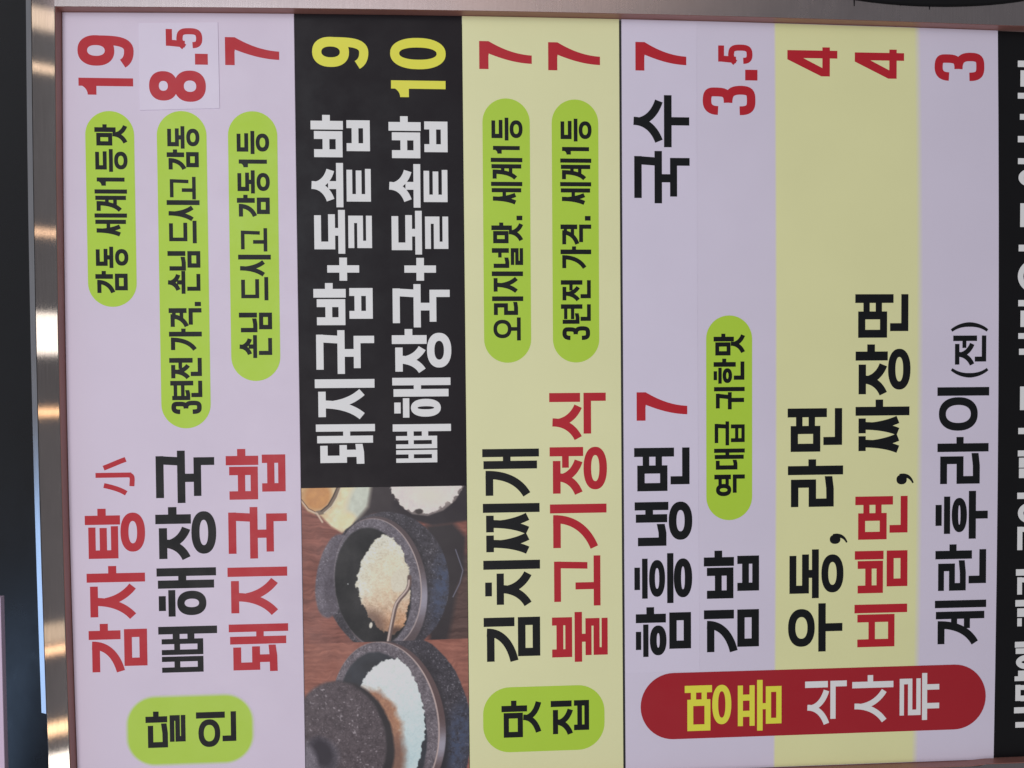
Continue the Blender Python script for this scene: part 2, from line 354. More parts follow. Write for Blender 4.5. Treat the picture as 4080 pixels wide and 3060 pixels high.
def jamo(g, c, x0, y0, x1, y1, th, tv, pos):
    w, h = x1 - x0, y1 - y0; cx = (x0 + x1) / 2
    if c in 'ㄲㄸㅃㅆㅉ':
        base = {'ㄲ': 'ㄱ', 'ㄸ': 'ㄷ', 'ㅃ': 'ㅂ', 'ㅆ': 'ㅅ', 'ㅉ': 'ㅈ'}[c]
        if base == 'ㅈ':
            gap = w * .03
            jamo(g, base, x0, y0, cx - gap * .2, y1, th, tv * .96, pos); jamo(g, base, cx + gap * .2, y0, x1, y1, th, tv * .96, pos)
        else:
            gap = tv * .1
            k = .78 if base == 'ㄷ' else min(.62, w * .16 / tv)
            jamo(g, base, x0, y0, cx - gap, y1, th * .8, tv * k, pos); jamo(g, base, cx + gap, y0, x1, y1, th * .8, tv * k, pos)
    elif c == 'ㄱ':
        if pos == 'v':
            g.rect(x0 + w * .06, y0, x1 - tv * .55, y0 + th)
            k = tv * .42
            g.stroke(bez((x1 - tv * .52, y0), (x1 - tv * .5, y0 + h * .48), (x0 + w * .55, y0 + h * .78), (x0 + k * .7, y1 - k * .8), 16), tv)
        else:
            g.rect(x0, y0, x1, y0 + th)
            if pos == 'h': g.poly([(x1 - tv, y0 + th * .5), (x1, y0 + th * .5), (x1 - tv * .16, y1), (x1 - tv * 1.16, y1)])
            else: g.rect(x1 - tv, y0 + th * .5, x1, y1)
    elif c == 'ㄴ':
        g.rect(x0, y0, x0 + tv, y1)
        if pos == 'v': g.poly([(x0 + tv * .5, y1 - th), (x0 + w * .6, y1 - th * 1.02), (x1, y1 - th * 1.25), (x1, y1 - th * .22), (x0 + w * .6, y1), (x0 + tv * .5, y1)])
        else: g.rect(x0 + tv * .5, y1 - th, x1, y1)
    elif c == 'ㄷ':
        r = x1 - (w * .08 if pos == 'v' else w * .03)
        g.rect(x0, y0, r, y0 + th)
        g.rect(x0, y0 + th * .5, x0 + tv, y1)
        if pos == 'v': g.poly([(x0 + tv * .5, y1 - th), (x0 + w * .6, y1 - th * 1.02), (x1, y1 - th * 1.25), (x1, y1 - th * .22), (x0 + w * .6, y1), (x0 + tv * .5, y1)])
        else: g.rect(x0 + tv * .5, y1 - th, x1, y1)
    elif c == 'ㅌ':
        t = th * .9
        ym = (y0 + y1) / 2
        g.rect(x0, y0, x1 - w * .03, y0 + t); g.rect(x0, y0 + t * .5, x0 + tv, y1)
        g.rect(x0 + tv * .5, ym - t / 2, x1 - w * .05, ym + t / 2); g.rect(x0 + tv * .5, y1 - t, x1, y1)
    elif c == 'ㄹ':
        t = th * (.86 if h < th * 4.6 else 1.0)
        ym = (y0 + y1) / 2
        xr = x1 if pos != 'v' else x1 - w * .1
        g.rect(x0, y0, xr, y0 + t)
        g.rect(xr - tv, y0 + t * .5, xr, ym + t / 2)
        g.rect(x0, ym - t / 2, xr - tv * .5, ym + t / 2)
        g.rect(x0, ym, x0 + tv, y1)
        if pos == 'v': g.poly([(x0 + tv * .5, y1 - t), (x0 + w * .6, y1 - t * 1.02), (x1, y1 - t * 1.22), (x1, y1 - t * .2), (x0 + w * .6, y1), (x0 + tv * .5, y1)])
        else: g.rect(x0 + tv * .5, y1 - t, x1, y1)
    elif c == 'ㅁ':
        g.rect(x0, y0, x1, y0 + th); g.rect(x0, y1 - th, x1, y1)
        g.rect(x0, y0 + th * .5, x0 + tv, y1 - th * .5); g.rect(x1 - tv, y0 + th * .5, x1, y1 - th * .5)
    elif c == 'ㅂ':
        t = th * .92
        g.rect(x0, y0, x0 + tv, y1); g.rect(x1 - tv, y0, x1, y1)
        k = .30 if h > th * 3.4 else .22
        g.rect(x0 + tv * .5, y0 + h * k, x1 - tv * .5, y0 + h * k + t); g.rect(x0 + tv * .5, y1 - t, x1 - tv * .5, y1)
    elif c == 'ㅍ':
        t = th * .92
        g.rect(x0, y0, x1, y0 + t); g.rect(x0, y1 - t, x1, y1)
        for q in (.3, .7): g.rect(x0 + w * q - tv / 2, y0 + t * .5, x0 + w * q + tv / 2, y1 - t * .5)
    elif c == 'ㅅ':
        legs(g, x0, y0, x1, y1, tv)
    elif c == 'ㅈ':
        q = w * .07
        g.rect(x0 + q, y0, x1 - q, y0 + th)
        legs(g, x0, y0 + th * .5, x1, y1, tv, split=.5)
    elif c == 'ㅊ':
        g.rect(cx - w * .19, y0, cx + w * .19, y0 + th * .88)
        jamo(g, 'ㅈ', x0, y0 + th * 1.5, x1, y1, th * .95, tv, pos)
    elif c == 'ㅇ':
        g.ring(x0, y0, x1, y1, tv, th)
    elif c == 'ㅎ':
        t = th * .88 if h > th * 4.2 else th * .72
        gap = t * .36
        g.rect(cx - w * .28, y0, cx + w * .28, y0 + t)
        g.rect(x0, y0 + t + gap, x1, y0 + 2 * t + gap)
        i = w * .04
        g.ring(x0 + i, y0 + 2 * t + gap * 1.7, x1 - i, y1, tv * .95, th * .92)

def syllable(g, ch, W, H, wt, ov):
    k = ord(ch) - 0xAC00
    c, v, j = CHO[k // 588], JUNG[(k % 588) // 28], JONG[k % 28]
    th, tv = .127 * H * wt, .137 * H * wt
    gp = .03 * H
    if v in 'ㅏㅑㅓㅕㅣㅐㅔㅖ':
        dbl = v in 'ㅐㅔㅖ'
        tvv = tv * (.97 if dbl else 1.1)
        if c == 'ㅃ': tvv = tv * .92
        arm = .125 * W + .01 * H if v in 'ㅏㅑ' else 0.0
        xs1 = W - arm; xs0 = xs1 - tvv            # main stem
        vy1 = H * .545 if j else H
        if j == 'ㅇ': vy1 = H * .585
        if j and c == 'ㅁ' and v == 'ㅏ' and j == 'ㅅ': vy1 = H * .66
        if j in ('ㄴ',) and not dbl: vy1 = H * .72
        inner0 = xs0
        if dbl:
            lk = tvv * .5
            inner0 = xs0 - lk - tvv
            g.rect(inner0, H * .02, inner0 + tvv, vy1 * .965)
            if v == 'ㅐ': g.rect(inner0 + tvv * .5, vy1 * .43 - th * .5, xs0 + tvv * .5, vy1 * .43 + th * .5)
        g.rect(xs0, 0, xs1, vy1)
        if arm:
            am = vy1 * (.44 if not j else .48)
            g.rect(xs1 - tvv * .5, am - th * .52, W, am + th * .52)
        cy1 = .83 if not j else (.59 if c == 'ㄱ' else .555)
        if j == 'ㄴ': cy1 = .60 if c in 'ㅁㅇㄹㅎ' else .62
        if j == 'ㅅ': cy1 = .55
        if c == 'ㅂ' and j: cy1 = .535
        if j == 'ㅇ' and c != 'ㄱ': cy1 = .55
        cy1 *= H
        cy0 = .055 * H
        left_arm = v in 'ㅓㅔㅕㅖ'
        la = tvv * (.8 if c != 'ㅃ' else .42) if left_arm else 0
        cx1 = inner0 - gp * .9 - la
        if c in 'ㄱㅈㅅ' and left_arm: cx1 += la * .95
        if c == 'ㅁ' and left_arm or c == 'ㅂ' and left_arm or c == 'ㅃ': cx1 += 0
        if c in 'ㅇㅎ' and not j: pass
        cc0 = cy0
        if c == 'ㅎ' or c == 'ㅊ': cc0 = 0.0 if j else .03 * H
        if c == 'ㅇ' and not j: cc0, cy1 = .03 * H, .78 * H
        if c in 'ㅂㅃㅁㄷㄴ' and not j: cy1 = .76 * H
        if c in 'ㅅ' and not j: cy1 = .82 * H
        jamo(g, c, 0, cc0, cx1, cy1, th, tv, 'v')
        if left_arm:
            ya = (cc0 + (cy1 if j else cy1 * .92)) / 2
            full = c in 'ㅁㅂㅃㅇ'
            ax0 = cx1 - (tv * .4 if full else 0)
            if c in 'ㄱㅈㅅ': ax0 = cx1 - tvv * 1.05
            t2 = th * .88
            if v in 'ㅓㅔ':
                ya = vy1 * (.47 if j else .42)
                g.rect(ax0, ya - t2 / 2, inner0 + tvv * .5, ya + t2 / 2)
            else:
                o = .115 * H if j else .125 * H
                ym = ya if c != 'ㄱ' else vy1 * .5
                if c == 'ㄴ': ax0 = cx1 - tvv * 1.3; ym = vy1 * .38
                if c in 'ㅃㅂㅁ': ym = (cc0 + cy1) / 2 + (.0 if j else .02 * H)
                for q in (-1, 1): g.rect(ax0, ym + q * o - t2 / 2, inner0 + tvv * .5, ym + q * o + t2 / 2)
        if j:
            jx0, jx1 = W * .15, xs1 + (.0 if v != 'ㅏ' else .02 * W)
            jy0 = H * .605
            if j == 'ㅇ': jx0 = W * .13; jx1 = min(W, jx1 + .03 * W); jy0 = H * .59
            if j == 'ㄴ': jy0 = H * .655
            if j == 'ㅅ': jx0 = W * .08; jx1 = W; jy0 = H * .56
            jamo(g, j, jx0, jy0, jx1, H, th, tv, 'j')
    elif v in 'ㅗㅛㅜㅠㅡ':
        cx = W / 2; ci = .09 * W
        if not j:
            if v == 'ㅗ':
                bar0 = H - th * 1.1
                if c == 'ㅇ':
                    jamo(g, c, W * .1, 0, W * .9, H * .66, th * 1.05, tv, 'h')
                    g.rect(cx - tv / 2, H * .62, cx + tv / 2, bar0 + th * .5)
                else:
                    jamo(g, c, ci, 0, W - ci * 1.2, H * .72, th * 1.1, tv, 'h')
                    g.rect(W * .33, H * .46, W * .33 + tv * 1.05, bar0 + th * .5)
                g.rect(0, bar0, W, H)
            elif v == 'ㅡ':
                jamo(g, c, ci, 0, W - ci, H * .66, th * 1.12, tv, 'h')
                g.rect(0, H - th * 1.15, W, H)
            else:
                cb = {'ㅅ': .50, 'ㅇ': .49, 'ㅎ': .60, 'ㄹ': .53}.get(c, .48)
                b0 = cb + {'ㅅ': .045, 'ㅇ': .065, 'ㅎ': .035, 'ㄹ': .035}.get(c, .04)
                i = W * (.11 if c != 'ㅅ' else .06)
                jamo(g, c, i, 0, W - i, H * cb, th, tv, 'h')
                g.rect(0, H * b0, W, H * b0 + th * 1.02)
                if v == 'ㅜ': g.rect(cx - tv / 2, H * b0 + th * .5, cx + tv / 2, H)
                else:
                    for q in (.3, .7): g.rect(W * q - tv / 2, H * b0 + th * .5, W * q + tv / 2, H)
        else:
            ty = th * (1.0)
            if v == 'ㅗ':
                cb, b0, j0 = .36, .415, .59
                t = th * .95
                jamo(g, c, W * .1, 0, W * .9, H * cb, t, tv, 'h')
                g.rect(cx - tv * .5, H * cb - t * .7, cx + tv * .5, H * b0 + t * .5)
                g.rect(0, H * b0, W, H * b0 + t)
            elif v == 'ㅜ':
                cb, b0, j0 = .365, .365, .645
                t = th
                if c != 'ㄱ': cb, b0, j0 = .36, .405, .60
                if c == 'ㅍ': cb, b0, j0 = .385, .44, .64
                jamo(g, c, W * .1, 0, W * .9, H * cb + (t * .4 if c == 'ㄱ' else 0), t, tv, 'h')
                g.rect(0, H * b0, W, H * b0 + t)
                g.rect(W * .48 - tv * .5, H * b0 + t * .5, W * .48 + tv * .5, H * j0 + t * .5)
            else:
                cb, b0, j0 = .355, .425, .585
                t = th * .95
                if c == 'ㅎ': cb, b0, j0 = .53, .565, .68; t = th * .82
                if c == 'ㄱ': cb, b0, j0 = .40, .36, .54
                jamo(g, c, W * .1, 0, W * .9, H * cb, t, tv, 'h')
                g.rect(0, H * b0, W, H * b0 + t)
            ji = .13
            if j == 'ㅇ': ji = .11
            jamo(g, j, W * ji, H * j0, W * (1 - ji), H, th * (.86 if j == 'ㅌ' else .95), tv * .95, 'j')
    elif v == 'ㅙ':
        tv2 = tv * .92
        g.rect(W - tv2, 0, W, H); g.rect(W - tv2 * 2.6, H * .02, W - tv2 * 1.6, H * .965)
        g.rect(W - tv2 * 1.8, H * .46, W - tv2 * .5, H * .46 + th * .95)
        cw = W - tv2 * 2.6 - gp * .6
        jamo(g, c, cw * .06, H * .07, cw * .95, H * .52, th, tv2, 'h')
        g.rect(cw * .35, H * .47, cw * .35 + tv2, H * .72)
        g.poly([(0, H * .685), (cw * .6, H * .68), (cw, H * .665), (cw, H * .785), (cw * .6, H * .81), (0, H * .815)])
    elif v == 'ㅟ':
        g.rect(W - tv, 0, W, H)
        cw = W - tv - gp
        g.rect(cw * .06, H * .06, cw * .92, H * .06 + th)
        g.poly([(cw * .92 - tv, H * .1), (cw * .92, H * .1), (cw * .84, H * .5), (cw * .84 - tv, H * .5)])
        g.rect(0, H * .45, cw, H * .45 + th)
        g.rect(cw * .42, H * .5, cw * .42 + tv, H * .98)

def digit(g, ch, W, H, wt):
    t = .163 * H * wt
    if ch == '1':
        t = .15 * H
        g.rect(W - t, 0, W, H)
        a = bez((0, .165 * H), (W * .3, .165 * H), (W * .52, .1 * H), (W - t * .8, 0), 8)
        g.poly([tuple(p) for p in a] + [(W - t * .8, .325 * H), (0, .325 * H)])
    elif ch == '7':
        a = bez((W, .18 * H), (W * .74, H * .42), (W * .54, H * .68), (W * .51, H), 16)
        b = bez((W * .21, H), (W * .23, H * .66), (W * .40, H * .40), (W * .56, .175 * H), 16)
        g.rect(0, 0, W * .7, .175 * H)
        n = len(a); q = [tuple(p) for p in a] + [tuple(p) for p in b[::-1]]
        g.prims.append((q, [[i, i + 1, n + i + 1, n + i] for i in range(n - 1)]))
        g.rect(W * .5, 0, W, .18 * H)
    elif ch == '0': g.ring(0, 0, W, H, t * 1.05, t)
    elif ch == '8':
        g.ring(W * .03, 0, W * .97, H * .50, t * 1.02, t); g.ring(0, H * .44, W, H, t * 1.04, t)
    elif ch == '9':
        g.ring(0, 0, W, H * .655, t * 1.05, t)
        a = np.concatenate([bez((W - t * .52, H * .30), (W - t * .52, H * .62), (W * .86, H - t * .5), (W * .50, H - t * .5), 16)[:-1],
                            bez((W * .50, H - t * .5), (W * .3, H - t * .5), (W * .16, H * .88), (W * .08, H * .80), 8)])
        g.stroke(a, t)
    elif ch == '3':
        t = .155 * H * wt
        h = t * .5
        a = np.concatenate([bez((h, H * .29), (h, H * .12), (W * .3, h), (W * .48, h), 10)[:-1],
                            bez((W * .48, h), (W * .8, h), (W * .93 - h, H * .14), (W * .93 - h, H * .25), 10)[:-1],
                            bez((W * .93 - h, H * .25), (W * .93 - h, H * .42), (W * .75, H * .48), (W * .42, H * .48), 10)])
        b = np.concatenate([bez((W * .42, H * .48), (W * .8, H * .48), (W - h, H * .58), (W - h, H * .73), 10)[:-1],
                            bez((W - h, H * .73), (W - h, H * .92), (W * .72, H - h), (W * .47, H - h), 10)[:-1],
                            bez((W * .47, H - h), (W * .25, H - h), (h, H * .88), (h, H * .70), 10)])
        g.stroke(a, t); g.stroke(b, t)
    elif ch == '5':
        h = t * .5
        g.rect(W * .1, 0, W * .94, t)
        g.poly([(W * .1, t * .5), (W * .1 + t, t * .5), (W * .1 + t * .85, H * .52), (W * .03, H * .52)])
        b = np.concatenate([bez((W * .05, H * .5), (W * .25, H * .36), (W * .5, H * .37), (W * .55, H * .38), 10)[:-1],
                            bez((W * .55, H * .38), (W * .85, H * .38), (W - h, H * .52), (W - h, H * .68), 10)[:-1],
                            bez((W - h, H * .68), (W - h, H * .88), (W * .72, H - h), (W * .48, H - h), 10)[:-1],
                            bez((W * .48, H - h), (W * .28, H - h), (h, H * .88), (h, H * .73), 10)])
        g.stroke(b, t)
    elif ch == '4':
        t = .15 * H
        x = W * .62
        g.rect(x, 0, x + t, H)
        g.rect(0, H * .70, W, H * .70 + t)
        g.poly([(x + t * .3, 0), (x + t * .3, t * 1.5), (t * .95, H * .74), (0, H * .74), (0, H * .68), (x - W * .05, 0)])
    elif ch == '.': g.rect(0, 0, W, H)
    elif ch == '+':
        q = W * .35; p = H * .38
        g.rect(0, p, W, H - p * 1.0); g.rect(q * 1.0, 0, W - q * .95, H)
    elif ch == ',':
        g.ring(0, 0, W * .92, H * .6, W, H)
        g.stroke(bez((W * .74, H * .2), (W * .95, H * .55), (W * .72, H * .82), (W * .12, H * .96), 10), np.linspace(W * .5, W * .16, 10))
    elif ch in '()':
        a = bez((W - .06 * H, .01 * H), (W * .08, H * .28), (W * .08, H * .72), (W - .06 * H, H * .99), 18)
        if ch == ')': a[:, 0] = W - a[:, 0]
        g.stroke(a, np.concatenate([np.linspace(.075 * H, .12 * H, 9), np.linspace(.12 * H, .075 * H, 9)]))
    elif ch == '小':
        t = .13 * H
        g.rect(W * .46, 0, W * .46 + t, H * .92)
        g.stroke(bez((W * .46 + t * .5, H * .84), (W * .46 + t * .5, H * .98), (W * .4, H - t * .5), (W * .22, H - t * .55), 8), t)
        g.stroke(bez((W * .25, H * .21), (W * .2, H * .42), (W * .14, H * .62), (W * .03, H * .78), 8), t)
        g.stroke(bez((W * .72, H * .21), (W * .8, H * .42), (W * .88, H * .58), (W * .95, H * .78), 8), t)

def lettering(name, items, y0, mat, parent, wt=1.0):
    """one printed word or line; overlapping strokes are stepped by a few microns so no two faces coincide"""
    V, F = [], []
    for (ch, x, zt, W, H) in items:
        g = Glyph()
        if 0xAC00 <= ord(ch) <= 0xD7A3: syllable(g, ch, W, H, wt, None)
        else: digit(g, ch, W, H, wt)
        for k, (pts, fs) in enumerate(g.prims):
            o = len(V); y = y0 - k * 6e-6
            for (px, py) in pts: V.append(((x + px) * MM, y, (zt - py) * MM))
            for f in fs:
                p = [pts[i] for i in f]
                ar = sum(p[i][0] * p[(i + 1) % len(p)][1] - p[(i + 1) % len(p)][0] * p[i][1] for i in range(len(p)))
                F.append([o + i for i in (f if ar < 0 else f[::-1])])
    return mesh_obj(name, V, F, mat, parent)

def rounded(l, r, t, b, rad, n=12):
    rad = min(rad, (r - l) / 2 - .01, (t - b) / 2 - .01)
    pts = []
    for cx, cz, a0 in ((r - rad, b + rad, -90), (r - rad, t - rad, 0), (l + rad, t - rad, 90), (l + rad, b + rad, 180)):
        for i in range(n + 1):
            a = math.radians(a0 + 90 * i / n)
            pts.append((cx + rad * math.cos(a), cz + rad * math.sin(a)))
    return pts

# ------------------------------------------------------------------ materials
GAIN = 1.4                                     # printed tone -> reflectance under this light
def alb(r, g, b): return tuple(min(0.86, c * GAIN) for c in rgb(r, g, b))
M = {
    'white_sheet': print_mat('white_sheet', alb(194, 183, 199)),
    'sticker_sheet': print_mat('sticker_sheet', alb(198, 189, 205)),
    'lilac_sheet': print_mat('lilac_sheet', alb(194, 187, 203)),
    'strip_sheet': print_mat('strip_sheet', alb(196, 189, 207)),
    'yellow_sheet': print_mat('yellow_sheet', alb(216, 213, 160)),
    'black_sheet': print_mat('black_sheet', alb(27, 23, 27), rough=.40, spec=.14),
    'notice_sheet': print_mat('notice_sheet', alb(16, 16, 18), rough=.36, spec=.2),
    'green': print_mat('green_ink', alb(160, 192, 58)),
    'maroon': print_mat('maroon_ink', alb(148, 28, 38)),
    'red': print_mat('red_ink', alb(165, 28, 40)),
    'ink': print_mat('black_ink', alb(18, 20, 22), rough=.40, spec=.2),
    'white': print_mat('white_ink', alb(206, 217, 238)),
    'yellow': print_mat('yellow_ink', alb(212, 203, 66)),
    'picture': print_mat('printed_picture', (0, 0, 0), attr='ink', mottle=.03),
    'soft': print_mat('printed_gradient', (0, 0, 0), attr='ink'),
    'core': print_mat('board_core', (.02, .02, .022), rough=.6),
    'lip': print_mat('brown_lip', (.33, .15, .125), rough=.35, spec=.5, mottle=.25),
    'dark_glass': print_mat('dark_glass', (.008, .009, .011), rough=.3, spec=.5, mottle=.2, bump=.0),
    'pale': print_mat('pale_board', alb(190, 170, 190)),
    'rubber': print_mat('black_rubber', (.006, .006, .007), rough=.6, spec=.2, mottle=.3),
    'steel_x': steel_mat('brushed_steel_along', 0, (.40, .365, .355), .075, aniso=.9),
    'steel_z': steel_mat('brushed_steel_side', 0, (.40, .365, .37), .26, aniso=.8),
    'steel_edge': steel_mat('polished_steel_edge', 0, (.72, .74, .78), .22, aniso=.3),
}
YP, YB, YL = 0.0, -0.0001, -0.00025            # panel face, printed badge, lettering on it

XL = -396.0
def top_x(z): return ip(EDGE['top'], z, 1)
def panel_outline(upper, lower, gap=0.0, n=9):
    xs = np.linspace(XL, 0, n)
    lo_r = top_x(lower(350)); up_r = top_x(upper(350))
    lo = [(XL + (lo_r - XL) * i / (n - 1)) for i in range(n)]
    up = [(XL + (up_r - XL) * i / (n - 1)) for i in range(n)]
    pts = [(x, lower(x) + gap) for x in lo]
    for q in (.25, .5, .75):
        z = lower(lo_r) + gap + (upper(up_r) - lower(lo_r)) * q
        pts.append((top_x(z), z))
    pts += [(x, upper(x) - gap) for x in reversed(up)]
    return pts
ln = lambda k: (lambda x: ip(EDGE[k], x, 0))
off = lambda f, d: (lambda x: f(x) + d)

# ------------------------------------------------------------------ upper menu board
upper_board = tag(root('menu_board'), 'menu board with white, black and yellow sections and printed pictures of rice in stone pots', 'menu board')
slab('backing', [(XL, ip(EDGE['seam'], 0, 0) + 1.5), (355, ip(EDGE['seam'], 0, 0) + 1.5), (355, 425), (XL, 425)], 0.0022, 0.002, M['core'], upper_board)
tag(slab('printed_panel', panel_outline(ln('left'), ln('wb'), .12), YP, .002, M['white_sheet'], upper_board), 'white panel with three rows of dishes')
tag(slab('printed_panel', panel_outline(ln('wb'), ln('by'), .12), YP + .0002, .0018, M['black_sheet'], upper_board), 'black panel with white dish names')
tag(slab('printed_panel', panel_outline(ln('by'), off(ln('seam'), 1.0), .12), YP, .002, M['yellow_sheet'], upper_board), 'pale yellow panel with two rows of dishes')

# ------------------------------------------------------------------ lower menu board
lower_board = tag(root('menu_board'), 'lilac menu board with a yellow stripe and a long dark red heading badge', 'menu board')
slab('backing', [(XL, -500), (355, -500), (355, -114), (XL, -114)], 0.0022, 0.002, M['core'], lower_board)
tag(slab('printed_panel', panel_outline(off(ln('seam'), -1.0), ln('right'), .12), YP, .002, M['lilac_sheet'], lower_board), 'lilac panel')

tag(slab('gap_shade', [(x, ln('seam')(x) - .82) for x in np.linspace(XL, 361, 7)] + [(x, ln('seam')(x) + .82) for x in np.linspace(361, XL, 7)], YP + .0004, .0016, M['core'], lower_board, bev=.1), 'thin black strip put in to darken the gap between the two menu boards')  # black filler puts the shade of the open gap into colour

def soft_band(name, zu, zl, su, sl, inner, outer, parent):
    """printed stripe whose upper and lower edges fade into the sheet"""
    V, F, C = [], [], []
    n = 15
    for i in range(n):
        u = i / (n - 1)
        for zf, col in ((off(zu, su), outer), (off(zu, -su), inner), (off(zl, sl), inner), (off(zl, -sl), outer)):
            z0 = zf(0); xr = top_x(z0) - .5
            x = XL + .6 + (xr - XL - .6) * u
            V.append((x * MM, YB * .6, zf(x) * MM)); C.append((*col, 1))
    for i in range(n - 1):
        for k in range(3):
            a = i * 4 + k
            F.append([a, a + 1, a + 5, a + 4])
    return mesh_obj(name, V, F, M['soft'], parent, C)
tag(soft_band('yellow_stripe', ln('yl'), ln('yr'), 1.2, 3.5, alb(205, 205, 154), alb(194, 187, 203), lower_board), 'pale yellow stripe with soft edges')

# ------------------------------------------------------------------ black notice board at the bottom
notice = tag(root('notice_board'), 'black notice board with cropped pale lettering beside the lilac menu board', 'notice board')
zr = ln('right')
slab('printed_panel', [(XL + 1.5, -620), (355, -620), (357.5, zr(357) - .3)] + [(x, zr(x) - .3) for x in (240, 120, 0, -120, -240)] + [(XL + 1.5, zr(XL) - .3)], YP + .0003, .002, M['notice_sheet'], notice)
words = []
for fr in sorted(FRAGMENTS, key=lambda q: q[1]):
    if words and fr[1] - max(q[2] for q in words[-1]) < 2.2: words[-1].append(fr)
    else: words.append([fr])
for word in words:
    V, F = [], []
    for k, (kind, l, r, t, b) in enumerate(word):
        y = YL - k * 6e-6; o = len(V)
        if kind == 'bar':
            b2 = b - (6 if b < -540 else 0)
            V += [(l * MM, y, b2 * MM), (r * MM, y, b2 * MM), (r * MM, y, t * MM), (l * MM, y, t * MM)]
            F.append([o, o + 1, o + 2, o + 3])
        else:
            n = 36; cx = (l + r) / 2; rx = (r - l) / 2; rz = max(rx * 1.15, 12.0); cz = t - rz; w = 6.0
            for i in range(n):
                a = 2 * math.pi * i / n
                V.append(((cx + rx * math.cos(a)) * MM, y, (cz + rz * math.sin(a)) * MM))
                V.append(((cx + max(rx - w, .8) * math.cos(a)) * MM, y, (cz + (rz - w) * math.sin(a)) * MM))
            for i in range(n):
                F.append([o + 2 * i, o + 2 * i + 1, o + (2 * i + 3) % (2 * n), o + (2 * i + 2) % (2 * n)])
    mesh_obj('letter', V, F, M['white'], notice)

# ------------------------------------------------------------------ strip and sticker pasted on the boards
strip_obj = tag(root('paper_strip'), 'pale pasted strip with noodle dishes and two red sevens on the lilac menu board', 'paper strip')
sr, sb = ln('stripr'), EDGE['stripb'][0][0] + 4
pts = [(x, sr(x)) for x in np.linspace(sb, 360.2, 7)] + [(x, ln('seam')(x) - 1.3) for x in np.linspace(361.2, sb - 1, 7)]
slab('strip_sheet', pts, YP - .00035, .0003, M['strip_sheet'], strip_obj, bev=.1)
sticker = tag(root('price_sticker'), 'square white sticker with the price 8.5 on the white section', 'price sticker')
q = EDGE['sticker']
slab('sticker_sheet', [q[3], q[2], q[1], q[0]], YP - .0007, .0007, M['sticker_sheet'], sticker, bev=.15)

# ------------------------------------------------------------------ badges and lettering
BOARD = {'up': upper_board, 'low': lower_board, 'strip': strip_obj, 'sticker': sticker}
FACE = {'up': YP - .00006, 'low': YP - .00013, 'strip': YP - .00042, 'sticker': YP - .00077}
BADGE_LABEL = {
    'p1': 'green pill badge in the top row', 'p2': 'longest green pill badge in the second row', 'p3': 'green pill badge in the third row',
    'p4': 'upper green pill badge on the yellow section', 'p5': 'lower green pill badge on the yellow section',
    'p6': 'green pill badge on the lilac section', 'b1': 'green rounded heading badge with soft edges on the white section',
    'b2': 'green rounded heading badge on the yellow section', 'b3': 'long dark red heading badge'}
badge_obj = {}
for k, (l, r, t, b) in BADGES.items():
    par = lower_board if k in ('p6', 'b3') else upper_board
    rad = {'b1': 27, 'b2': 27}.get(k, 999)
    yb = YB * 2 if k in ('p6', 'b3') else YB
    if k == 'b1':
        ins, outs = rounded(l + 1.8, r - 1.8, t - 1.8, b + 1.8, rad - 2), rounded(l - 1.8, r + 1.8, t + 1.8, b - 1.8, rad + 3)
        n = len(ins)
        V = [(x * MM, yb, z * MM) for x, z in ins] + [(x * MM, yb, z * MM) for x, z in outs]
        F = [list(range(n))] + [[i, n + i, n + (i + 1) % n, (i + 1) % n] for i in range(n)]
        C = [(*alb(160, 190, 68), 1)] * n + [(*alb(194, 183, 199), 1)] * n
        o = mesh_obj('heading_badge', V, F, M['soft'], par, C)
    else:
        pts = rounded(l, r, t, b, rad)
        o = mesh_obj('heading_badge' if k[0] == 'b' else 'slogan_badge', [(x * MM, yb, z * MM) for x, z in pts], [list(range(len(pts)))], M['maroon' if k == 'b3' else 'green'], par)
    badge_obj[k] = tag(o, BADGE_LABEL[k])
for (board, part, colour, wt, label, items, badge) in LINES:
    par = badge_obj[badge] if badge else BOARD[board]
    y = FACE[board] if not badge else (YB * 2 if board == 'low' else YB) - .00006
    tag(lettering(part, items, y, M[colour], par, wt), label)

